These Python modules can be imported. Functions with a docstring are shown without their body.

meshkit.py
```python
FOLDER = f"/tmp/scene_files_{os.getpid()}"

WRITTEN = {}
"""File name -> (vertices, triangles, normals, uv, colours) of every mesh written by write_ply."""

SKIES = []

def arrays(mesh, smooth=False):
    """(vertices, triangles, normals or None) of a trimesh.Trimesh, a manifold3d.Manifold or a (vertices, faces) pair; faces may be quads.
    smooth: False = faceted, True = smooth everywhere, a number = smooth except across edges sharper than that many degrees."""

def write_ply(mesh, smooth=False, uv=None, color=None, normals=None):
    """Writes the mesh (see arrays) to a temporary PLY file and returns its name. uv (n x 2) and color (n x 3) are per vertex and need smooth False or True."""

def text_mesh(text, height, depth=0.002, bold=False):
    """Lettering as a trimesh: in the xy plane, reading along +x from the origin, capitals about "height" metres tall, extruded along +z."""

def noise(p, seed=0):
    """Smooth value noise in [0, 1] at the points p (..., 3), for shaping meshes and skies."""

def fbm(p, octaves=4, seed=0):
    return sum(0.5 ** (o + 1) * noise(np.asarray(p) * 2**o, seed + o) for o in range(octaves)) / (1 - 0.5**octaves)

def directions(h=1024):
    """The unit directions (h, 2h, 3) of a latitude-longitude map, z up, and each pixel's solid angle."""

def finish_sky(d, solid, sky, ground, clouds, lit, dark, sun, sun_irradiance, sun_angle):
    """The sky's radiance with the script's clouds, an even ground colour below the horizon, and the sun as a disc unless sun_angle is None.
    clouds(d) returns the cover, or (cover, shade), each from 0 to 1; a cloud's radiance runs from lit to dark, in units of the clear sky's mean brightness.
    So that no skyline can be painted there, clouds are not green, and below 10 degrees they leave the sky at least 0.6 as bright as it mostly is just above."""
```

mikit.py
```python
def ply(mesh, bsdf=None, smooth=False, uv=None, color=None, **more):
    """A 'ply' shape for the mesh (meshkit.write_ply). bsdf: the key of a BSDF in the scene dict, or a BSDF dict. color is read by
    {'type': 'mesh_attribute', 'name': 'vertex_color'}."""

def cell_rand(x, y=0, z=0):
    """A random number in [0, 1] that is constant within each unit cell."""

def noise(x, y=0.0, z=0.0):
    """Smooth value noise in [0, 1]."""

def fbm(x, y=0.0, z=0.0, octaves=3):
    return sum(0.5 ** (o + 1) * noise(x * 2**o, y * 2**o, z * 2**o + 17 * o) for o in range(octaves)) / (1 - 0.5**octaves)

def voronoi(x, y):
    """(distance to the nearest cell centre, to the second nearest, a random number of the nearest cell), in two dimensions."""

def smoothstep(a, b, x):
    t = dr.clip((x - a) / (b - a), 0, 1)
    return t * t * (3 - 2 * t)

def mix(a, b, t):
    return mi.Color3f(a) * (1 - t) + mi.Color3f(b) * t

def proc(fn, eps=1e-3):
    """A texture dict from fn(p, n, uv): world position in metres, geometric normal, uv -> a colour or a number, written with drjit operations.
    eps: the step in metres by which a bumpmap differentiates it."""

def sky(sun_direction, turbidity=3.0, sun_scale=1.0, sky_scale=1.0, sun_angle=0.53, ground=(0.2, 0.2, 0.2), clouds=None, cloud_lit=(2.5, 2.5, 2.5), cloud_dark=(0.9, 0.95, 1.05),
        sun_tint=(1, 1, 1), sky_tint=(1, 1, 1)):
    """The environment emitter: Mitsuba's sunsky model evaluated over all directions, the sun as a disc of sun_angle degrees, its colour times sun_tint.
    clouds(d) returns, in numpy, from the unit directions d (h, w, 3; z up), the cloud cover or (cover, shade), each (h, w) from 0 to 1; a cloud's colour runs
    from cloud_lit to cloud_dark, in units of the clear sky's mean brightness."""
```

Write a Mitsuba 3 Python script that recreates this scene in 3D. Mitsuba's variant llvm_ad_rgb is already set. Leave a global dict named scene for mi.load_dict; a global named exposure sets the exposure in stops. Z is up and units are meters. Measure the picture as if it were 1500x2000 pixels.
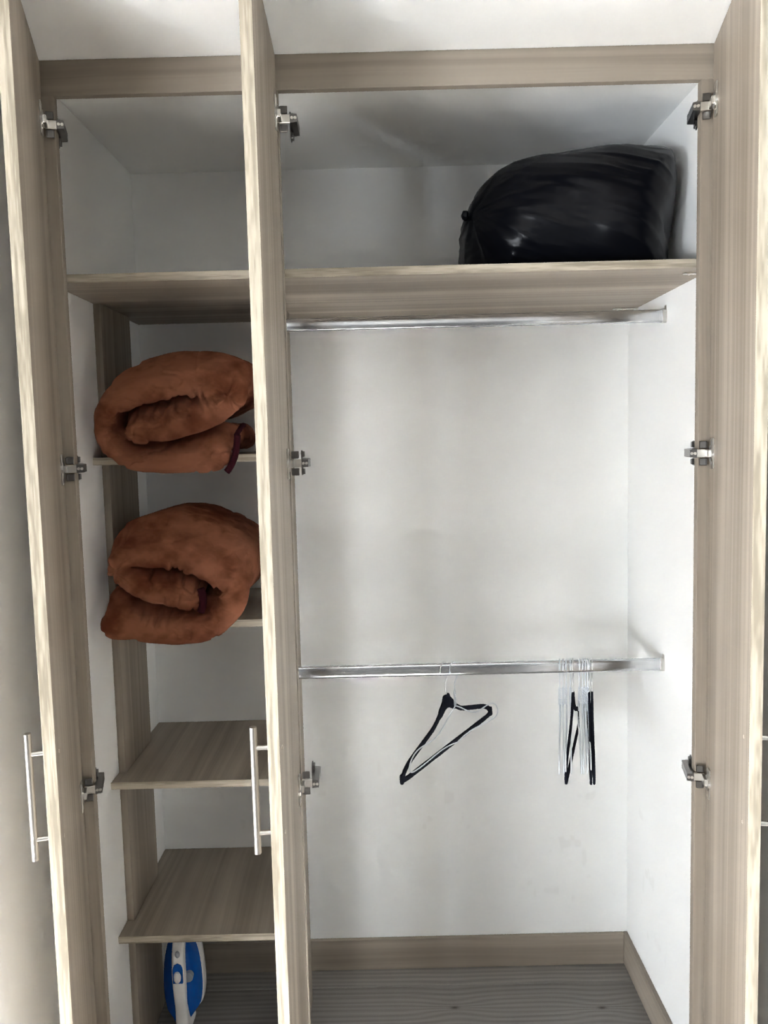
import math, numpy as np, trimesh, mitsuba as mi, mikit, meshkit, drjit as dr
from shapely.geometry import Polygon, LineString, Point
from shapely.ops import unary_union
from mikit import noise, fbm, mix, smoothstep

T4 = mi.ScalarTransform4f
scene, labels = {'type': 'scene'}, {}

# ---------------------------------------------------------------- camera
CAM = np.array([0.0, 0.0, 1.624])
PAN, TILT, ROLL = -0.0018, -0.0900, -0.0249
r0 = np.array([math.cos(PAN), -math.sin(PAN), 0]); f0 = np.array([math.sin(PAN), math.cos(PAN), 0])
fwd = math.cos(TILT) * f0 + math.sin(TILT) * np.array([0, 0, 1.0])
up0 = -math.sin(TILT) * f0 + math.cos(TILT) * np.array([0, 0, 1.0])
up = -math.sin(ROLL) * r0 + math.cos(ROLL) * up0
scene['camera'] = {'type': 'perspective', 'fov': 50.325, 'fov_axis': 'x', 'near_clip': 0.05, 'far_clip': 50.0,
                   'to_world': T4().look_at(origin=CAM.tolist(), target=(CAM + fwd).tolist(), up=up.tolist())}
# ---------------------------------------------------------------- light: daylight through the balcony window behind the camera
exposure = 5.18
DAY = np.array([0.94, 1.0, 1.08])
# glazed windows of the room behind the camera: wall, from, to, sill, head, brightness
PANES = [('rear', -3.2, -1.8, 0.06, 1.0, 0.40), ('left', -0.2, 1.15, 0.10, 1.0, 0.605), ('left', -3.2, -2.0, 0.10, 1.0, 2.55)]
# open balcony door that lets the sun onto the floor: x0 x1 z0 z1
SUNNY = [(-3.2, -0.75, 1.50, 2.10), (-0.32, 0.12, 1.76, 2.10)]
SUN_DIR, SUN = (0.02, 0.91, -0.41), 14.0
REAR, RXL, CORNER, CORNER_R = -3.4, -3.4, 1.30, 0.60       # rear wall, the room's left wall, where the left wall of the niche ends
if SUN: scene['sun'] = {'type': 'directional', 'direction': list(SUN_DIR), 'irradiance': {'type': 'rgb', 'value': [SUN, SUN * .985, SUN * .96]}}
RX0, RX1 = RXL, 2.9                       # room side walls

# ---------------------------------------------------------------- dimensions (metres; y runs into the wardrobe)
YF, YB, ZC = 1.690, 2.3865, 2.3847
XL, XR = -0.6961, 0.7107
ZH, ZBB = 2.3167, 0.0975
TH = 0.018
ZS, YSF = 1.9834, 1.7576
YSH = 1.957
SHELVES = [1.5945, 1.1931, 0.7917, 0.3953]
YP, YPB = 2.0163, 2.2451
XD = -0.2469
YR, ZR1, ZR2 = 2.0728, 1.9104, 1.0240

# ---------------------------------------------------------------- materials
def bs(name, d, two=True):
    scene[name] = {'type': 'twosided', 'b': d} if two else d
    return name
def pr(color, rough=0.5, **k):
    c = color if isinstance(color, dict) else {'type': 'rgb', 'value': list(color)}
    return {'type': 'principled', 'base_color': c, 'roughness': rough, **k}

def wood_fn(axis, dark, lite, seed):
    def fn(p, n, uv):
        if axis == 'z': a, b, g = p.x, p.y, p.z
        elif axis == 'x': a, b, g = p.y, p.z, p.x
        else: a, b, g = p.x, p.z, p.y
        t = a + 0.83 * b + seed
        wob = 0.02 * (noise(g * 1.7 + seed * 3, t * 6) - 0.5) + 0.006 * noise(g * 6, t * 20)
        t = t + wob
        s1 = noise(t * 28, g * 0.5, seed)
        s2 = noise(t * 110, g * 1.1, seed + 3)
        s3 = noise(t * 420, g * 5.0, seed + 7)
        ca = noise(t * 9, g * 0.7, seed + 11)
        v = 0.34 * s1 + 0.26 * s2 + 0.10 * s3 + 0.30 * ca
        return mix(dark, lite, smoothstep(0.22, 0.78, v))
    return fn
WD, WL = (0.175, 0.146, 0.114), (0.285, 0.248, 0.203)
for ax in 'zxy':
    bs('wood_' + ax, pr(mikit.proc(wood_fn(ax, WD, WL, 1.7)), 0.48, specular=0.35))
def band_fn(axis):
    def fn(p, n, uv):
        g, a = (p.z, p.x + p.y) if axis == 'z' else (p.x, p.z + 0.5 * p.y)
        v = 0.5 * noise(a * 160, g * 9) + 0.3 * noise(a * 420, g * 40) + 0.2 * noise(a * 60, g * 3)
        return mix((0.25, 0.218, 0.165), (0.42, 0.375, 0.30), smoothstep(0.25, 0.75, v))
    return fn
for ax in 'zx':
    bs('band_' + ax, pr(mikit.proc(band_fn(ax)), 0.5, specular=0.35))
def paint_fn(p, n, uv):
    v = fbm(p.x * 3 + p.y, p.y * 3, p.z * 3, 2)
    return mix((0.73, 0.735, 0.72), (0.765, 0.77, 0.755), v)
bs('paint', pr(mikit.proc(paint_fn), 0.75, specular=0.2))
bs('paint_room', pr((0.16, 0.155, 0.15), 0.8))
def scuff_fn(p, n, uv):
    m = smoothstep(0.80, 0.88, noise(p.x * 16 + p.y * 14, p.z * 13, 4)) * smoothstep(0.55, 0.8, noise(p.x * 60 + p.y * 50, p.z * 34, 9))
    m = m * smoothstep(1.1, 0.3, p.z)
    return mix(paint_fn(p, n, uv), (0.50, 0.49, 0.46), m * 0.18)
bs('paint_scuffed', pr(mikit.proc(scuff_fn), 0.75, specular=0.2))

def floor_fn(p, n, uv):
    row = dr.floor((p.y - 2.294) / 0.19)
    sh = mikit.cell_rand(row, 3)
    a, g = (p.y - 2.294) / 0.19 - row, p.x + sh * 3
    k = a + 0.13 * (noise(g * 1.5, row) - 0.5) + 0.035 * (noise(g * 5, row + 4) - 0.5)
    for kx, ky in ((0.1625, 2.1975), (0.5797, 2.1833)):
        dx, dy = (p.x - kx) / 0.085, (p.y - ky) / 0.02
        k = k + 0.22 * dr.exp(-dx * dx) * dy / (1 + dy * dy)
    rings = 0.5 + 0.5 * dr.sin(k * 62 + 3 * noise(g * 3, a * 6))
    fine = noise(p.y * 700, p.x * 7)
    v = 0.45 * rings + 0.35 * fine + 0.20 * noise(p.y * 90, p.x * 2)
    c = mix((0.135, 0.128, 0.119), (0.235, 0.224, 0.210), v)
    c = c * (0.82 + 0.34 * mikit.cell_rand(row, 8))
    for kx, ky in ((0.1625, 2.1975), (0.5797, 2.1833)):
        dx, dy = (p.x - kx) / 0.012, (p.y - ky) / 0.006
        c = mix(c, (0.06, 0.052, 0.046), dr.exp(-(dx * dx + dy * dy)))
    return c
bs('floor_laminate', pr(mikit.proc(floor_fn), 0.42, specular=0.4))
bs('chrome', {'type': 'roughconductor', 'material': 'Al', 'alpha': 0.045, 'specular_reflectance': {'type': 'rgb', 'value': [0.74, 0.76, 0.78]}})
bs('steel_brushed', pr((0.52, 0.50, 0.46), 0.30, metallic=1.0))
bs('nickel', pr((0.66, 0.64, 0.60), 0.22, metallic=1.0))
bs('dark_nickel', pr((0.15, 0.145, 0.14), 0.22, metallic=1.0))
bs('screw_plastic', pr((0.42, 0.36, 0.30), 0.5))
bs('velvet', pr((0.006, 0.007, 0.011), 0.9, specular=0.05))
bs('white_wire', pr((0.60, 0.63, 0.66), 0.35))
bs('steel_wire', pr((0.75, 0.75, 0.74), 0.25, metallic=1.0))
def plush_fn(p, n, uv):
    v = fbm(p.x * 30, p.y * 22, p.z * 30, 4)
    w = noise(p.x * 9, p.y * 7 + 3, p.z * 9)
    return mix((0.085, 0.026, 0.014), (0.210, 0.086, 0.050), smoothstep(0.22, 0.66, 0.6 * v + 0.4 * w))
bs('plush', pr(mikit.proc(plush_fn), 0.9, sheen=0.3, sheen_tint=0.7, specular=0.03))
bs('piping', pr((0.024, 0.005, 0.008), 0.9, specular=0.03))
bs('bin_plastic', pr((0.0018, 0.0022, 0.0040), 0.30, specular=0.14))
bs('iron_blue', pr((0.004, 0.072, 0.34), 0.28, specular=0.4))
bs('iron_white', pr((0.80, 0.79, 0.76), 0.35))
bs('iron_grey', pr((0.32, 0.34, 0.37), 0.4))
bs('iron_sole', pr((0.6, 0.6, 0.6), 0.3, metallic=1.0))
bs('cord_white', pr((0.75, 0.74, 0.72), 0.5))

# ---------------------------------------------------------------- helpers
taken = {}
def numbered(name):
    k = taken.get(name, 0); taken[name] = k + 1
    return name if k == 0 else '%s_%03d' % (name, k)
def put(name, mesh, mat, parent=None, smooth=False, label=None, **extra):
    key = numbered((parent + '__' if parent else '') + name)
    scene[key] = mikit.ply(mesh, mat, smooth=smooth, **extra)
    if label: labels[key] = {'label': label}
    return key
def thing(name, label, cat, group=None):
    key = numbered(name)
    labels[key] = {'label': label, 'category': cat}
    if group: labels[key]['group'] = group
    return key
def struct(name, mesh, mat, parent=None, smooth=False):
    key = put(name, mesh, mat, parent, smooth)
    if not parent: labels[key] = {'kind': 'structure'}
    return key
nwin = [0]
def numbered_window():
    nwin[0] += 1; return 'window_%d' % nwin[0]
def cat(*m): return trimesh.util.concatenate(list(m))
def box(x0, x1, y0, y1, z0, z1):
    return trimesh.creation.box(bounds=[[x0, y0, z0], [x1, y1, z1]])
def bbox(x0, x1, y0, y1, z0, z1, b=0.0008):
    "box with chamfered edges"
    x0, x1, y0, y1, z0, z1 = min(x0, x1), max(x0, x1), min(y0, y1), max(y0, y1), min(z0, z1), max(z0, z1)
    pts = []
    for x, sx in ((x0, 1), (x1, -1)):
        for y, sy in ((y0, 1), (y1, -1)):
            for z, sz in ((z0, 1), (z1, -1)):
                pts += [(x + sx * b, y + sy * b, z), (x + sx * b, y, z + sz * b), (x, y + sy * b, z + sz * b)]
    return trimesh.convex.convex_hull(np.array(pts))
def tube(path, rad, n=10, closed=False, cap=True):
    P = np.asarray(path, float); m = len(P)
    R = np.broadcast_to(np.asarray(rad, float), (m,))
    tan = np.gradient(P, axis=0) if not closed else np.roll(P, -1, 0) - np.roll(P, 1, 0)
    tan /= np.linalg.norm(tan, axis=1, keepdims=True)
    ref = np.array([0.13, 0.2, 1.0]) if abs(tan[0][2]) < 0.9 else np.array([1.0, 0.1, 0.05])
    u = np.cross(tan[0], ref); u /= np.linalg.norm(u)
    a = np.arange(n) * 2 * np.pi / n
    V = []
    for i in range(m):
        u = u - tan[i] * (u @ tan[i]); u /= np.linalg.norm(u)
        w = np.cross(tan[i], u)
        V.append(P[i] + R[i] * (np.cos(a)[:, None] * u + np.sin(a)[:, None] * w))
    V = np.vstack(V); F = []
    for i in range(m if closed else m - 1):
        i2 = (i + 1) % m
        for j in range(n):
            k = (j + 1) % n
            F += [(i * n + j, i * n + k, i2 * n + k), (i * n + j, i2 * n + k, i2 * n + j)]
    if cap and not closed:
        V = np.vstack([V, P[:1], P[-1:]]); c0, c1 = len(V) - 2, len(V) - 1
        for j in range(n):
            k = (j + 1) % n
            F += [(c0, k, j), (c1, (m - 1) * n + j, (m - 1) * n + k)]
    return trimesh.Trimesh(V, np.array(F), process=False)
def spline(pts, n=40):
    from scipy.interpolate import CubicSpline
    P = np.asarray(pts, float)
    t = np.r_[0, np.cumsum(np.linalg.norm(np.diff(P[:, :min(3, P.shape[1])], axis=0), axis=1))]
    return CubicSpline(t, P)(np.linspace(0, t[-1], n))
def extrude_y(poly, y0, y1):
    "a shapely polygon in (x, z) made solid from y0 to y1"
    m = trimesh.creation.extrude_polygon(poly, y1 - y0, engine='earcut')
    v = m.vertices
    m = trimesh.Trimesh(np.c_[v[:, 0], y1 - v[:, 2], v[:, 1]], m.faces, process=False)
    m.fix_normals()
    return m
def surface_nets(F, lo, h):
    "iso-surface 0 of the grid F (negative inside)"
    n = np.array(F.shape); ins = F < 0
    c = np.zeros(n - 1, int)
    for d in np.ndindex(2, 2, 2):
        c += ins[d[0]:n[0] - 1 + d[0], d[1]:n[1] - 1 + d[1], d[2]:n[2] - 1 + d[2]]
    act = np.argwhere((c > 0) & (c < 8))
    idx = -np.ones(n - 1, int); idx[tuple(act.T)] = np.arange(len(act))
    s, k = np.zeros((len(act), 3)), np.zeros(len(act))
    for ax in range(3):
        for o in np.ndindex(2, 2):
            a = np.insert(np.array(o), ax, 0); b = a.copy(); b[ax] = 1
            fa, fb = F[tuple((act + a).T)], F[tuple((act + b).T)]
            cr = (fa < 0) != (fb < 0)
            t = np.where(cr, fa / np.where(cr, fa - fb, 1), 0)
            q = np.broadcast_to(a, (len(act), 3)).astype(float).copy(); q[:, ax] = t
            s += q * cr[:, None]; k += cr
    V = lo + h * (act + s / k[:, None])
    Q = []
    for ax in range(3):
        sl0 = [slice(None)] * 3; sl1 = [slice(None)] * 3
        sl0[ax] = slice(0, n[ax] - 1); sl1[ax] = slice(1, n[ax])
        e = np.argwhere(ins[tuple(sl0)] != ins[tuple(sl1)])
        o1, o2 = [(1, 2), (2, 0), (0, 1)][ax]
        ok = (e[:, o1] > 0) & (e[:, o2] > 0) & (e[:, o1] < n[o1] - 1) & (e[:, o2] < n[o2] - 1)
        e = e[ok]
        def at(a, b):
            q = e.copy(); q[:, o1] -= a; q[:, o2] -= b
            return idx[tuple(q.T)]
        quad = np.stack([at(1, 1), at(0, 1), at(0, 0), at(1, 0)], 1)
        flip = ~ins[tuple(e.T)]
        quad[flip] = quad[flip][:, ::-1]
        Q.append(quad)
    Q = np.vstack(Q)
    return trimesh.Trimesh(V, np.vstack([Q[:, [0, 1, 2]], Q[:, [0, 2, 3]]]), process=False)
def relax(mesh, it=3):
    V, E = np.array(mesh.vertices), mesh.edges_unique
    deg = np.bincount(E.ravel(), minlength=len(V))[:, None]
    for k in range(2 * it):
        A = np.zeros_like(V)
        np.add.at(A, E[:, 0], V[E[:, 1]]); np.add.at(A, E[:, 1], V[E[:, 0]])
        V = V + (0.5 if k % 2 == 0 else -0.46) * (A / deg - V)
    mesh.vertices = V
    return mesh

# ---------------------------------------------------------------- the room
struct('floor', box(RX0, RX1, REAR, YB + 0.05, -0.10, -0.008), 'floor_laminate')
PW = 0.19
for r in range(-26, 1):
    y0 = 2.294 + r * PW; y1 = min(y0 + PW, YB)
    if y1 < REAR + 0.02: continue
    y0 = max(y0, REAR)
    inside = y1 > YF
    a, b = (XL, XR) if inside else (RX0, RX1)
    off = (r * 0.47) % 1.3
    cuts = [a] + [c for c in np.arange(a - off + 1.3, b, 1.3) if c > a + 0.2 and c < b - 0.2 and not (inside)] + [b]
    for c0, c1 in zip(cuts[:-1], cuts[1:]):
        struct('plank', bbox(c0 + 0.0004, c1 - 0.0004, y0 + 0.0006, y1 - 0.0006, -0.008, 0.0, 0.0012), 'floor_laminate', 'floor')
struct('ceiling', box(RX0 - .1, RX1 + .1, REAR, YB + 0.1, ZC, ZC + 0.1), 'paint')
struct('wall_back', box(XL, XR, YB, YB + 0.1, 0, ZC), 'paint_scuffed')
struct('wall_left', box(XL - .1, XL, CORNER, YB + 0.1, 0, ZC), 'paint_scuffed')
struct('wall_room', cat(box(RXL, XL - .1, CORNER, CORNER + .1, 0, ZC), box(RXL - .1, RXL, REAR, CORNER + .1, 0, ZC), box(XR + .1, RX1, CORNER_R, CORNER_R + .1, 0, ZC), box(RX1, RX1 + .1, REAR, CORNER_R + .1, 0, ZC)), 'paint_room')
struct('wall_right', box(XR, XR + .1, CORNER_R, YB + 0.1, 0, ZC), 'paint_scuffed')
struct('wall_rear', extrude_y(Polygon([(RXL, 0), (RX1, 0), (RX1, ZC), (RXL, ZC)], [[(a, c), (a, d), (b, d), (b, c)] for a, b, c, d in SUNNY + [w[1:5] for w in PANES if w[0] == 'rear']]), REAR - .12, REAR), 'paint_room')
def win_frame(a, b, c, d, w=.03):
    return cat(*[bbox(p, q, -.10, -.05, r, t, .003) for p, q, r, t in ((a, a + w, c, d), (b - w, b, c, d), (a, b, c, c + w), (a, b, d - w, d))])
for a, b, c, d in SUNNY:
    struct(numbered_window(), win_frame(a, b, c, d).apply_translation([0, REAR, 0]), 'iron_white')
for wall, a, b, c, d, L in PANES:
    M = np.eye(4)
    if wall == 'rear': M[1, 3] = REAR
    elif wall == 'left': M[:3, :3] = [[0, 1, 0], [1, 0, 0], [0, 0, 1]]; M[0, 3] = RXL + .11
    f = win_frame(a, b, c, d); f.apply_transform(M)
    if wall == 'left': f.invert()
    nm = struct(numbered_window(), f, 'iron_white')
    v = np.array([[a, -.105, c], [b, -.105, c], [b, -.105, d], [a, -.105, d]]) @ M[:3, :3].T + M[:3, 3]
    key = put('bright_pane', trimesh.Trimesh(v, [[0, 2, 1], [0, 3, 2]] if wall == 'rear' else [[0, 1, 2], [0, 2, 3]], process=False), 'iron_white', nm)
    scene[key]['emitter'] = {'type': 'area', 'radiance': {'type': 'rgb', 'value': (L * DAY).tolist()}}

# baseboards inside the wardrobe
struct('baseboard_back', bbox(XL + .018, XR - 0.0135, YB - 0.0135, YB, 0, ZBB, 0.0015), 'wood_x')
struct('baseboard_right', bbox(XR - 0.0135, XR, YF + .022, YB, 0, ZBB, 0.0015), 'wood_y')

# ---------------------------------------------------------------- the wardrobe
W = thing('wardrobe', 'built-in taupe oak wardrobe with three open doors, a loft shelf and four narrow shelves', 'wardrobe')
put('header', bbox(XL, XR, YF, YF + TH, ZH, ZC), 'wood_x', W, label='horizontal header board under the ceiling')
for a, b in ((XL, -0.639), (-0.262, -0.1937), (0.6468, XR)):
    put('stile', bbox(a, b, YF, YF + TH, 0, ZH), 'wood_z', W)
# loft shelf across both bays
def shelf(x0, x1, y0, z, notch, grain, label, t=TH):
    m = bbox(x0, x1, y0 + 0.001, YB, z - t, z) if not notch else cat(bbox(x0, x1, y0 + 0.001, YP, z - t, z), bbox(XL + .019, x1, YP - .002, YB, z - t, z), bbox(x0, XL + .03, YPB, YB, z - t, z))
    s = put('shelf', m, grain, W, label=label)
    put('edge_band', bbox(x0, x1, y0, y0 + 0.002, z - t, z, 0.0004), 'band_x', s)
    return s
loft = shelf(XL, XR, YSF, ZS, False, 'wood_x', 'long loft shelf carrying the black bag')
for i, z in enumerate(SHELVES):
    shelf(XL, XD - TH, [YSH, YSH, 1.9547, 1.9452][i], z, True, 'wood_y',
          ['narrow shelf under the upper blanket', 'narrow shelf under the lower blanket', 'bare narrow shelf below the blankets', 'lowest narrow shelf above the iron'][i])
# shelf supports: upright boards at the wall and between the bays
put('support_board', cat(bbox(XL, XL + TH, YP + .001, YPB, 0, ZS - TH)), 'wood_z', W, label='upright board on the left wall behind the shelf ends')
put('support_board', bbox(XD - TH, XD, YP, YPB, 0, ZS - TH), 'wood_z', W, label='upright board dividing the two bays')
for x, y in ((0.665, 2.30), (0.682, 1.815)):
    c = cat(bbox(x - .022, XR, y - .006, y + .006, ZS - TH - .003, ZS - TH, .0005), bbox(XR - .003, XR, y - .006, y + .006, ZS - TH - .010, ZS - TH, .0005),
            trimesh.creation.icosphere(2, 0.003).apply_translation([x - .010, y, ZS - TH - .003]))
    put('clip', c, 'nickel', loft, label='small metal clip under the shelf end')

DT = 0.020
def make_door(hx, hy, ang, side, width, hz, label):
    """side +1: outer face on the +x side. Local frame: d from the hinge edge, o outwards from the inner face, z."""
    D = np.array([math.sin(ang), -math.cos(ang), 0]); O = side * np.array([math.cos(ang), math.sin(ang), 0])
    def tr(m):
        v = np.asarray(m.vertices)
        w = np.array([hx, hy, 0]) + v[:, :1] * D + v[:, 1:2] * O + np.c_[v[:, 2] * 0, v[:, 2] * 0, v[:, 2]]
        q = trimesh.Trimesh(w, m.faces, process=False)
        if np.cross(D, O)[2] < 0: q.invert()
        return q
    z0, z1 = 0.012, ZC - 0.004
    d = put('door', tr(bbox(0, width - .001, 0, DT, z0, z1, .0006)), 'wood_z', W, label=label)
    put('edge_band', tr(bbox(width - .0015, width, 0, DT, z0, z1, .0005)), 'band_z', d)
    zc = 1.031; ro = DT + 0.028; rd = width - .038
    def cyl(p, q, r):
        p, q = np.array(p, float), np.array(q, float)
        e = (q - p) / np.linalg.norm(q - p)
        return tube(np.array([p, p + e * 0.0001, p + e * .0008, q - e * .0008, q - e * .0001, q]), np.array([r * .5, r * .85, r, r, r * .85, r * .5]), 20)
    put('handle', tr(cat(cyl((rd, ro, zc - .112), (rd, ro, zc + .112), 0.0063), cyl((rd, DT, zc + .075), (rd, ro, zc + .075), 0.0045), cyl((rd, DT, zc - .075), (rd, ro, zc - .075), 0.0045))),
        'steel_brushed', d, smooth=40, label='brushed steel bar handle')
    for s in (1, -1):
        c = trimesh.creation.cylinder(0.0035, 0.0016, sections=16)
        c.apply_transform(trimesh.transformations.rotation_matrix(math.pi / 2, [1, 0, 0])); c.apply_translation([rd - .0, -0.0004, zc + s * .075])
        put('screw_cap', tr(c), 'screw_plastic', d)
    for zz in hz:
        def rot(m, q): return m.apply_transform(trimesh.transformations.rotation_matrix(math.pi / 2, q))
        plate = bbox(0.029, 0.051, -0.0032, 0.0, zz - .031, zz + .031, .001)
        cup = rot(trimesh.creation.cylinder(0.0165, 0.006, sections=28), [1, 0, 0]); cup.apply_translation([0.036, -0.002, zz])
        h = put('hinge', tr(cat(plate, cup)), 'nickel', d, label='steel cup hinge')
        put('arm', tr(cat(bbox(0.004, 0.040, -0.0105, -0.0035, zz - .0075, zz + .0075, .001), bbox(0.004, 0.0105, -0.027, -0.004, zz - .0085, zz + .0085, .0012))), 'nickel', h)
        link = trimesh.convex.convex_hull(np.array([(q, o, zz + w) for q, o, w in ((.013, -.026, .009), (.013, -.026, -.009), (.013, -.0400, .0075), (.013, -.0400, -.0075), (-.060, -.025, .0105), (-.060, -.025, -.0105), (-.060, -.0405, .0085), (-.060, -.0405, -.0085), (-.066, -.027, .006), (-.066, -.027, -.006))]))
        put('body', tr(link), 'dark_nickel', h)
        mount = cat(bbox(-.050, -.0235, -.0255, -.0232, zz - .026, zz + .026, .0008), bbox(-.046, -.028, -.0300, -.0250, zz + .012, zz + .024, .001), bbox(-.046, -.028, -.0300, -.0250, zz - .024, zz - .012, .001))
        put('mounting_plate', tr(mount), 'dark_nickel', h)
        clips = cat(bbox(0.0045, 0.0085, -.021, -.006, zz + .010, zz + .025, .001), bbox(0.0045, 0.0085, -.021, -.006, zz - .025, zz - .010, .001), bbox(0.0085, 0.0105, -.0085, -.0055, zz + .011, zz + .023, .0006), bbox(0.0085, 0.0105, -.0085, -.0055, zz - .023, zz - .011, .0006))
        put('bracket', tr(clips), 'dark_nickel', h)
        sc = [trimesh.creation.cylinder(0.003, 0.002, sections=14).apply_transform(trimesh.transformations.rotation_matrix(math.pi / 2, [0, 1, 0])).apply_translation([0.0135, -o, zz]) for o in (0.0300, 0.0365)]
        put('screw', tr(cat(*sc)), 'nickel', h)
    return d
make_door(-0.6609, YF - .004, 0.2735, -1, 0.3835, [2.259, 1.577, 0.893], 'left open door seen on its inner face')
make_door(-0.1958, YF - .004, 0.0304, -1, 0.3767, [2.257, 1.577, 0.898], 'middle open door seen almost edge-on')
make_door(0.6695, YF - .004, -0.2076, 1, 0.3884, [2.262, 1.577, 0.890], 'right open door seen on its inner face')

# ---------------------------------------------------------------- chrome rails
def rail(z, label):
    t = thing('clothes_rail', label, 'clothes rail', 'chrome rails of the hanging bay')
    sec = Point(0, 0).buffer(1, 32)
    a = np.linspace(0, 2 * np.pi, 49)[:-1]
    # flattened oval: 16 mm deep, 31 mm tall, nearly flat faces
    cs = np.c_[0.0082 * np.sign(np.cos(a)) * np.abs(np.cos(a)) ** 0.42, 0.0155 * np.sign(np.sin(a)) * np.abs(np.sin(a)) ** 0.80]
    xs = [XD + .001, XR - .001]
    V = np.vstack([np.c_[np.full(48, x), YR + cs[:, 0], z + cs[:, 1]] for x in xs])
    F = []
    for j in range(48):
        k = (j + 1) % 48
        F += [(j, 48 + j, 48 + k), (j, 48 + k, k)]
    m = trimesh.Trimesh(V, F, process=False); m.fix_normals()
    put('tube', m, 'chrome', t, smooth=True)
    for x, s in ((XR, -1), (XD, 1)):
        xa, xb = sorted((x, x + s * .010))
        ring = [np.c_[np.full(48, q), YR + cs[:, 0] * 1.18, z - .001 + cs[:, 1] * 1.08] for q in (xa, xb)]
        V = np.vstack(ring + [[[xa, YR, z]], [[xb, YR, z]]]); F = []
        for j in range(48):
            k = (j + 1) % 48
            F += [(j, 48 + j, 48 + k), (j, 48 + k, k), (96, j, k), (97, 48 + k, 48 + j)]
        so = trimesh.Trimesh(V, F, process=False); so.fix_normals()
        xm = x + s * .0012
        ear = cat(*[bbox(min(x, x + s * .0025), max(x, x + s * .0025), YR - .006, YR + .006, z + .012, z + .026, .001)])
        put('end_socket', cat(so, ear), 'nickel', t, label='metal end socket with a screw ear')
    return t
rail(ZR1, 'upper chrome clothes rail close under the loft shelf, empty')
rail(ZR2, 'lower chrome clothes rail carrying the hangers')

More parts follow.
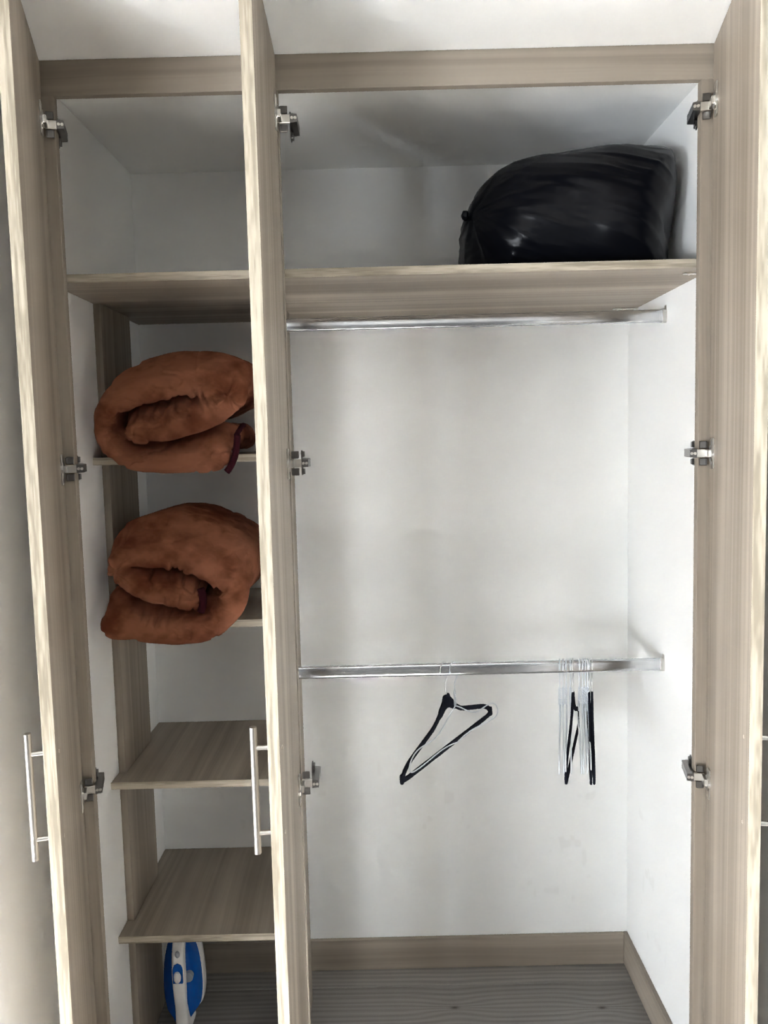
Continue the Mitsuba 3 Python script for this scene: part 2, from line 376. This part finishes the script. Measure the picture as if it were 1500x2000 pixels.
# ---------------------------------------------------------------- hangers
HR = 0.0017
def hook_path(zn, kink=0.010):
    r = 0.0185
    a = np.radians(np.linspace(200, -10, 26))
    arc = np.c_[r * np.cos(a), np.zeros(26), 0.0005 + r * np.sin(a)]
    tail = spline(np.vstack([arc[-3:], [[kink + .004, 0, -0.024], [0.001, 0, -0.040], [0, 0, -0.052], [0, 0, zn]]]), 24)
    return np.vstack([arc[:-2], tail[2:]])
def velvet_meshes(drop):
    zn = -0.072; hw = 0.224
    half = [(0, zn - .020), (0.020, zn - .026), (0.040, zn - .043), (0.060, zn - .058), (0.100, zn - .074), (0.150, zn - .091), (0.185, zn - .104), (0.207, zn - .119), (hw - .006, zn - .139), (hw - .006, -drop + .020), (hw - .016, -drop + .007), (hw - .032, -drop + .0055), (0.10, -drop + .0055), (0.0, -drop + .0055)]
    p = spline(half[:9], 60)[:, :2]
    arm = LineString(np.vstack([p, half[9:]])).buffer(0.0062, 8)
    notch = Point(0.163, zn - .084).buffer(0.0045)
    arm = arm.difference(notch)
    neck = Polygon([(-.0105, zn), (.0105, zn), (.016, zn - .012), (.034, zn - .030), (.046, zn - .050), (.030, zn - .046), (.012, zn - .034), (0, zn - .031), (-.012, zn - .034), (-.030, zn - .046), (-.046, zn - .050), (-.034, zn - .030), (-.016, zn - .012)]).buffer(0.003, 6)
    from shapely import affinity
    poly = unary_union([arm, affinity.scale(arm, -1, 1, origin=(0, 0)), neck]).buffer(0.0012).buffer(-0.0012).simplify(0.0002)
    core, skin = extrude_y(poly, -.0016, .0016), poly.buffer(-.0012)
    body = cat(extrude_y(poly, -.0017, .0017), extrude_y(skin, -.0028, .0028))
    return body, tube(hook_path(zn + .0), HR, 10)
def wire_meshes(drop):
    zn = -0.062; hw = 0.213; c = 0.020
    top = zn - .030
    zs = top - .012
    pth = [(0, 0, zs + .004), (-.030, 0, zs - .012), (-.10, 0, zs - .047), (-hw + c, 0, -drop + .040), (-hw + .004, 0, -drop + .024), (-hw + .001, 0, -drop + .013), (-hw + .006, 0, -drop + .003), (-hw + .018, 0, -drop), (-hw + .05, 0, -drop), (0, 0, -drop)]
    L = spline(pth, 60); Rr = L[::-1].copy(); Rr[:, 0] *= -1
    body = tube(np.vstack([L, Rr[1:]]), 0.0017, 8)
    t = np.linspace(0, 1, 60)
    z = zn + .006 + (zs - zn - .002) * t
    tw = [tube(np.c_[.0024 * np.cos(24 * t + q), .0024 * np.sin(24 * t + q), z], 0.0015, 6) for q in (0, math.pi)]
    return cat(body, *tw), tube(hook_path(zn - .008), 0.0014, 8)
def place(m, x, yaw, roll, dz=0.0, dy=0.0):
    M = trimesh.transformations.rotation_matrix(yaw, [0, 0, 1]) @ trimesh.transformations.rotation_matrix(roll, [0, 1, 0])
    q = m.copy(); q.apply_transform(M); q.apply_translation([x, YR + dy, ZR2 + dz])
    return q
def hanger(kind, x, yaw, roll, drop, label, group=None):
    b, h = velvet_meshes(drop) if kind == 'velvet' else wire_meshes(drop)
    if kind == 'velvet':
        t = thing('velvet_hanger', label, 'hanger', group)
        put('body', place(b, x, yaw, roll), 'velvet', t, smooth=35)
        put('hook', place(h, x, yaw, roll), 'steel_wire', t, smooth=True, label='thin steel hook')
    else:
        t = thing('wire_hanger', label, 'hanger', group)
        put('body', place(b, x, yaw, roll), 'white_wire', t, smooth=True)
        put('hook', place(h, x, yaw, roll), 'white_wire', t, smooth=True)
PI = math.pi
# yaw: local +x turned towards the back of the wardrobe
hanger('velvet', 0.1415, math.radians(53), math.radians(-6), 0.216, 'black velvet hanger turned broadside, alone at the middle of the lower rail')
hanger('wire', 0.166, math.radians(52), math.radians(-3.5), 0.200, 'thin white wire hanger hooked right beside the broadside black velvet hanger')
g1, g2 = 'white wire hangers left of the askew black hanger', 'white wire hangers between the black hangers'
nth = ['leftmost', 'second from left', 'third from left', 'rightmost']
for k, (x, yw) in enumerate(((0.4410, 77.5), (0.4500, 78.0), (0.4580, 77.0), (0.4690, 77.5))):
    hanger('wire', x, math.radians(yw), math.radians(0.3), 0.205, nth[k] + ' white wire hanger of the bunch left of the askew black hanger', g1)
hanger('velvet', 0.4755, math.radians(72.5), 0, 0.230, 'black velvet hanger standing askew between two bunches of white wire hangers')
for k, (x, yw) in enumerate(((0.4920, 78.0), (0.5010, 77.0), (0.5080, 77.5), (0.5140, 78.0))):
    hanger('wire', x, math.radians(yw), math.radians(0.3), 0.205, nth[k] + ' white wire hanger between the askew black hanger and the black pair', g2)
hanger('velvet', 0.5175, math.radians(77), 0, 0.2305, 'left one of the two black velvet hangers pressed together at the right end')
hanger('velvet', 0.5250, math.radians(77), 0, 0.230, 'rightmost black velvet hanger on the lower rail')

# ---------------------------------------------------------------- rolled blankets
def roll(path, y0, y1, sag, seed, turn, folds, h=0.0031):
    P = spline(path, 120); ctr, rad = P[:, :2], P[:, 2]
    lo = np.array([ctr[:, 0].min() - .06, y0 - .02, ctr[:, 1].min() - .07]); hi = np.array([ctr[:, 0].max() + .07, y1 + .02, ctr[:, 1].max() + .13])
    n = np.ceil((hi - lo) / h).astype(int)
    xs, ys, zs = (lo[i] + h * np.arange(n[i]) for i in range(3))
    # distance field of the rolled band in the section plane
    gz = np.arange(lo[2] - 0.08, hi[2] + .08, h / 1.5)
    GX, GZ = np.meshgrid(xs, gz, indexing='ij')
    d, arc, side = np.full(GX.shape, 9.0), np.zeros(GX.shape), np.zeros(GX.shape)
    sl = np.r_[0, np.cumsum(np.linalg.norm(np.diff(ctr, axis=0), axis=1))]
    tg = np.gradient(ctr, axis=0); tg /= np.linalg.norm(tg, axis=1, keepdims=True)
    for c, r, q, t in zip(ctr, rad, sl, tg):
        ex, ez = GX - c[0], GZ - c[1]
        e = np.hypot(ex, ez) - r + 0.0015
        m = e < d
        d = np.where(m, e, d); arc = np.where(m, q + ex * t[0] + ez * t[1], arc)
        side = np.where(m, turn * (t[0] * ez - t[1] * ex) / r, side)   # +1 on the inner face of the band
    F, AR, SD = (np.empty(tuple(n), np.float32) for _ in range(3))
    for j, y in enumerate(ys):
        t = np.clip((y - y0) / 0.095, 0, 1); lift = sag * t * t * (3 - 2 * t)
        e = np.clip((y - y0) / (y1 - y0), 0, 1)
        zq = zs - lift
        fi = np.clip((zq - gz[0]) / (gz[1] - gz[0]), 0, len(gz) - 1.001)
        i0 = fi.astype(int); fr = fi - i0
        s = d[:, i0] * (1 - fr) + d[:, i0 + 1] * fr
        cap = abs(y - (y0 + y1) / 2) - (y1 - y0) / 2
        rr = 0.020
        a, b = s + rr, cap + rr
        AR[:, j, :] = arc[:, i0]; SD[:, j, :] = side[:, i0]
        F[:, j, :] = np.minimum(np.maximum(a, b), 0) + np.hypot(np.maximum(a, 0), np.maximum(b, 0)) - rr
    X, Y, Z = np.meshgrid(xs, ys, zs, indexing='ij')
    p = np.stack([X, Y, Z], -1).reshape(-1, 3)
    near = np.abs(F.reshape(-1)) < 0.02
    q = p[near]
    crease = np.clip(1 - np.abs(2 * meshkit.noise(q * [34, 16, 34], seed + 5) - 1) - 0.70, 0, 1)
    disp = 0.010 * (meshkit.fbm(q * [17, 9, 17], 2, seed) - 0.5) + 0.015 * crease * (meshkit.noise(q * 9, seed + 8) > 0.42)
    # short gathers across the band, deepest at its inner edge on the visible end
    ar, sd = AR.reshape(-1)[near], SD.reshape(-1)[near]
    warp = ar + 0.010 * (meshkit.noise(np.c_[sd * 2, ar * 20, q[:, 1] * 14], seed + 21) - .5)
    gather = np.clip(1 - np.abs(2 * meshkit.noise(np.c_[warp * 62, sd * 1.2, q[:, 1] * 9], seed + 31) - 1) - .50, 0, 1)
    patchy = np.clip(meshkit.noise(np.c_[ar * 11, sd * 0, ar * 0], seed + 41) * 2 - .55, 0, 1)
    disp += 0.026 * gather * patchy * np.clip((sd + .25) / .9, 0, 1) * np.clip((y0 + .10 - q[:, 1]) / .08, 0, 1)
    for fx, fz, m, ph in folds:
        dx, dz = q[:, 0] - fx, q[:, 2] - fz
        a, r = np.arctan2(dz, dx), np.hypot(dx, dz)
        wv = 1 - np.abs(2 * meshkit.noise(np.c_[a * m + 0.6 * np.sin(r * 60 + ph), r * 6, q[:, 1] * 5], seed + 3) - 1)
        disp += 0.020 * np.clip(wv - .45, 0, 1) * np.exp(-(r / .055) ** 2) * np.clip((y0 + .13 - q[:, 1]) / .1, 0, 1)
    G = F.reshape(-1); G[near] += disp
    return relax(surface_nets(G.reshape(tuple(n)).astype(float), lo, h), 2)
A = [(-0.571, 1.647, 0.035), (-0.526, 1.656, 0.037), (-0.467, 1.668, 0.039), (-0.407, 1.688, 0.041), (-0.362, 1.712, 0.042), (-0.345, 1.733, 0.042), (-0.37, 1.748, 0.040), (-0.416, 1.756, 0.038), (-0.475, 1.756, 0.037), (-0.534, 1.747, 0.036), (-0.587, 1.727, 0.033), (-0.624, 1.697, 0.031), (-0.639, 1.661, 0.028), (-0.631, 1.622, 0.025), (-0.602, 1.592, 0.023), (-0.554, 1.578, 0.023), (-0.495, 1.575, 0.025), (-0.436, 1.581, 0.031), (-0.388, 1.591, 0.037)]
B = [(-0.46, 1.259, 0.033), (-0.51, 1.272, 0.035), (-0.563, 1.288, 0.034), (-0.603, 1.311, 0.031), (-0.630, 1.336, 0.026), (-0.613, 1.358, 0.031), (-0.576, 1.371, 0.038), (-0.517, 1.371, 0.042), (-0.458, 1.355, 0.042), (-0.406, 1.330, 0.041), (-0.367, 1.294, 0.039), (-0.360, 1.255, 0.037), (-0.386, 1.216, 0.036), (-0.435, 1.190, 0.035), (-0.496, 1.182, 0.032), (-0.562, 1.189, 0.033), (-0.615, 1.202, 0.037), (-0.635, 1.206, 0.040)]
b1 = thing('blanket', 'rolled rust-brown plush blanket on the upper narrow shelf, loose end to the right', 'blanket')
put('roll', roll(A, 1.865, 2.30, 0.047, 3, 1, [(-0.352, 1.727, 2.6, 0), (-0.600, 1.655, 3.2, 2)]), 'plush', b1, smooth=True)
e1 = spline([(-0.336, 1.640), (-0.338, 1.618), (-0.348, 1.580), (-0.364, 1.556)], 20)
put('piping', cat(tube(np.c_[e1[:, 0] + .002, np.full(20, 1.876), e1[:, 1]], 0.0078, 10), tube(spline([(-0.336, 1.876, 1.640), (-.337, 1.90, 1.645), (-.337, 1.94, 1.656), (-.338, 1.99, 1.664)], 16), 0.006, 10)), 'piping', b1, smooth=True, label='dark maroon edge piping')
b2 = thing('blanket', 'rolled rust-brown plush blanket on the second narrow shelf, loose end to the left', 'blanket')
put('roll', roll(B, 1.865, 2.30, 0.047, 11, -1, [(-0.405, 1.262, 3.0, 1), (-0.628, 1.332, 2.6, 3)]), 'plush', b2, smooth=True)
e2 = spline([(-0.441, 1.288), (-0.436, 1.259), (-0.443, 1.232)], 14)
put('piping', tube(np.c_[e2[:, 0] + .008, np.full(14, 1.871), e2[:, 1]], 0.0088, 12), 'piping', b2, smooth=True, label='dark maroon edge piping')

# ---------------------------------------------------------------- black bag on the loft shelf
def bag():
    sil = Polygon(spline([(0.212, 1.93), (0.203, 2.03), (0.198, 2.086), (0.205, 2.122), (0.214, 2.143), (0.240, 2.197), (0.275, 2.239), (0.325, 2.267), (0.42, 2.284), (0.554, 2.297), (0.645, 2.293), (0.684, 2.283), (0.700, 2.258), (0.704, 2.215), (0.700, 2.14), (0.69, 2.08), (0.684, 2.03), (0.68, 1.93)], 160)).buffer(0)
    h = 0.0055; lo = np.array([0.17, 1.74, ZS - .03]); hi = np.array([0.73, 2.36, 2.33])
    n = np.ceil((hi - lo) / h).astype(int)
    xs, ys, zs = (lo[i] + h * np.arange(n[i]) for i in range(3))
    import shapely
    GX, GZ = np.meshgrid(xs, zs, indexing='ij')
    pts = shapely.points(GX.ravel(), GZ.ravel())
    d = shapely.distance(pts, sil.exterior).reshape(GX.shape)
    d = np.where(shapely.contains_xy(sil, GX, GZ), d, -d)
    R = 0.15
    t = np.clip(d / R, -1, 1)
    prof = np.where(t > 0, np.sqrt(np.maximum(1 - (1 - t) ** 2, 0)), t * 3)
    half = 0.235 * (0.82 + 0.18 * np.clip((GX - .2) / .3, 0, 1)) * prof
    yc = 2.055
    F = np.empty(tuple(n))
    for j, y in enumerate(ys):
        F[:, j, :] = (np.abs(y - yc) - half) * 0.6
    F = np.maximum(F, (ZS + .0015 - zs)[None, None, :])
    m = relax(surface_nets(F, lo, h), 10)
    v, nrm = np.array(m.vertices), np.array(m.vertex_normals)
    # stretched folds running down to the right, and gathers fanning out from the knot
    s = v[:, 0] * math.cos(.33) - v[:, 2] * math.sin(.33); t = v[:, 0] * math.sin(.33) + v[:, 2] * math.cos(.33) + .25 * v[:, 1]
    rid = 1 - np.abs(2 * meshkit.fbm(np.c_[t * 26, s * 2.6, v[:, 1] * 3], 2, 4) - 1)
    rid2 = 1 - np.abs(2 * meshkit.fbm(np.c_[t * 62, s * 6, v[:, 1] * 6], 2, 9) - 1)
    k = np.array([0.222, 1.93, 2.135]); dv = v - k; rr = np.linalg.norm(dv, axis=1)
    ang = np.arctan2(dv[:, 2], dv[:, 0])
    fan = (1 - np.abs(2 * meshkit.noise(np.c_[ang * 5.5, rr * 5, 0 * rr], 2) - 1)) * np.clip(1 - rr / .22, 0, 1)
    big = meshkit.noise(v * 11, 5) - .5
    low = np.clip((v[:, 2] - ZS - .004) / .02, 0, 1)
    m.vertices = v + nrm * ((0.0055 * (rid - .6) + 0.0042 * (rid2 - .6) + 0.014 * (fan - .3 * np.clip(1 - rr / .22, 0, 1)) + 0.018 * big) * low)[:, None]
    vv = np.array(m.vertices); vv[:, 0] = np.minimum(vv[:, 0], XR - .002); vv[:, 2] = np.maximum(vv[:, 2], ZS + .0008); vv[:, 1] = np.minimum(vv[:, 1], YB - .002)
    m.vertices = vv
    return m
g = thing('garbage_bag', 'stuffed black plastic bag lying at the right end of the loft shelf', 'bag')
put('sack', bag(), 'bin_plastic', g, smooth=True)
kn = trimesh.creation.icosphere(3, 0.011); kv = kn.vertices
kn.vertices = kv * (1 + .35 * (meshkit.noise(kv * 160, 3)[:, None] - .5)) * [0.8, 1, 1.1]
kn.apply_translation([0.205, 1.985, 2.142])
put('knot', kn, 'bin_plastic', g, smooth=True)

# ---------------------------------------------------------------- iron on the floor
IX, IY = -0.6015, 2.200
def resample(poly, n=80):
    L = poly.exterior; return np.array([L.interpolate(q, normalized=True).coords[0] for q in np.linspace(0, 1, n, endpoint=False)])
hp = np.vstack([[(0.013, 0.003), (0.050, 0.052)], spline([(0.0515, 0.056), (0.0580, 0.105), (0.0570, 0.150), (0.0510, 0.205), (0.0365, 0.255), (0.018, 0.287), (0.0, 0.300)], 36)])
outl = Polygon(np.vstack([hp, (hp * [-1, 1])[::-1][1:]])).buffer(0)
def loft_iron(layers):
    "layers: (y, inset, sx, zlow) slices of the sole outline towards the viewer"
    base = resample(outl, 96); V = []
    c = np.array([0, 0.05])
    for y, sx, sz in layers:
        q = (base - c) * [sx, sz] + c
        V.append(np.c_[IX + q[:, 0], np.full(96, IY + y), q[:, 1]])
    n = 96; F = []
    for i in range(len(V) - 1):
        for j in range(n):
            k = (j + 1) % n
            F += [(i * n + j, i * n + k, (i + 1) * n + k), (i * n + j, (i + 1) * n + k, (i + 1) * n + j)]
    V = np.vstack(V + [[[IX, V[0][0, 1], .10]], [[IX, V[-1][0, 1], .10]]])
    for j in range(n):
        k = (j + 1) % n
        F += [(len(V) - 2, k, j), (len(V) - 1, (len(layers) - 1) * n + j, (len(layers) - 1) * n + k)]
    m = trimesh.Trimesh(V, F, process=False); m.fix_normals(); return m
it = thing('clothes_iron', 'blue and white steam iron standing on its heel under the lowest shelf', 'iron')
put('soleplate', loft_iron([(0.010, .97, .985), (0.008, 1.0, 1.0), (0.0, 1.0, 1.0)]), 'iron_sole', it, smooth=40)
put('skirt', loft_iron([(0.0, 1.0, 1.0), (-0.018, 1.0, .995), (-0.022, .97, .98)]), 'iron_white', it, smooth=40)
put('body', loft_iron([(-0.020, .92, .965), (-0.040, .88, .94), (-0.058, .74, .89), (-0.070, .54, .80), (-0.076, .30, .62)]), 'iron_blue', it, smooth=40)
def slab(path, hw, th, n=16):
    "rounded bar: path in (y, z), half widths in x, thickness across the path"
    P = np.asarray(path, float); tan = np.gradient(P, axis=0); tan /= np.linalg.norm(tan, axis=1, keepdims=True)
    nor = np.c_[-tan[:, 1], tan[:, 0]]
    a = np.arange(n) * 2 * np.pi / n
    cx = np.sign(np.cos(a)) * np.abs(np.cos(a)) ** .6; cy = np.sign(np.sin(a)) * np.abs(np.sin(a)) ** .6
    V = np.vstack([np.c_[IX + .0105 + hw[i] * cx, P[i, 0] + nor[i, 0] * th[i] * cy, P[i, 1] + nor[i, 1] * th[i] * cy] for i in range(len(P))])
    F = []
    m = len(P)
    for i in range(m - 1):
        for j in range(n):
            k = (j + 1) % n
            F += [(i * n + j, i * n + k, (i + 1) * n + k), (i * n + j, (i + 1) * n + k, (i + 1) * n + j)]
    V = np.vstack([V, V[:n].mean(0)[None], V[-n:].mean(0)[None]])
    for j in range(n):
        k = (j + 1) % n
        F += [(len(V) - 2, k, j), (len(V) - 1, (m - 1) * n + j, (m - 1) * n + k)]
    q = trimesh.Trimesh(V, F, process=False); q.fix_normals(); return q
hpth = spline([(2.128, 0.014), (2.116, 0.045), (2.104, 0.10), (2.098, 0.16), (2.098, 0.22), (2.108, 0.262), (2.130, 0.284)], 40)
tt = np.linspace(0, 1, 40)
hw = np.interp(tt, [0, .12, .3, .48, .62, 1], [.0205, .0185, .0155, .0175, .0185, .0165])
put('handle', slab(hpth, hw, np.interp(tt, [0, .2, 1], [.018, .014, .013])), 'iron_white', it, smooth=45)
HX = IX + .0105
put('heel', slab(spline([(2.120, 0.013), (2.15, 0.0125), (2.185, 0.0125)], 8), np.full(8, .018), np.full(8, .0115)), 'iron_white', it, smooth=45)
rec = extrude_y(Polygon([(HX - .0115, .174), (HX + .0115, .174), (HX + .0115, .212), (HX + .008, .222), (HX, .226), (HX - .008, .222), (HX - .0115, .212)]).buffer(.002), 2.0825, 2.095)
put('recess', rec, 'iron_blue', it)
kb = trimesh.creation.icosphere(3, 1.0); kb.apply_scale([.010, .012, .017]); kb.apply_translation([HX - .001, 2.084, .190])
put('steam_knob', kb, 'iron_white', it, smooth=True)
bt = trimesh.creation.icosphere(3, 1.0); bt.apply_scale([.0065, .006, .0095]); bt.apply_translation([HX, 2.090, .250])
put('button', bt, 'iron_grey', it, smooth=True)
dl = trimesh.creation.cylinder(0.0135, 0.014, sections=32); dl.apply_transform(trimesh.transformations.rotation_matrix(math.pi / 2, [1, 0, 0])); dl.apply_translation([HX + .018, 2.124, .165])
put('dial', dl, 'iron_grey', it, smooth=40)
put('cord', tube(spline([(HX + .002, 2.114, .020), (HX + .004, 2.100, .012), (HX + .012, 2.080, .006), (HX + .030, 2.05, .0045), (HX + .050, 2.0, .0045), (HX + .030, 1.90, .0045), (HX - .02, 1.86, .0045)], 40), .0042, 10), 'cord_white', it, smooth=True)
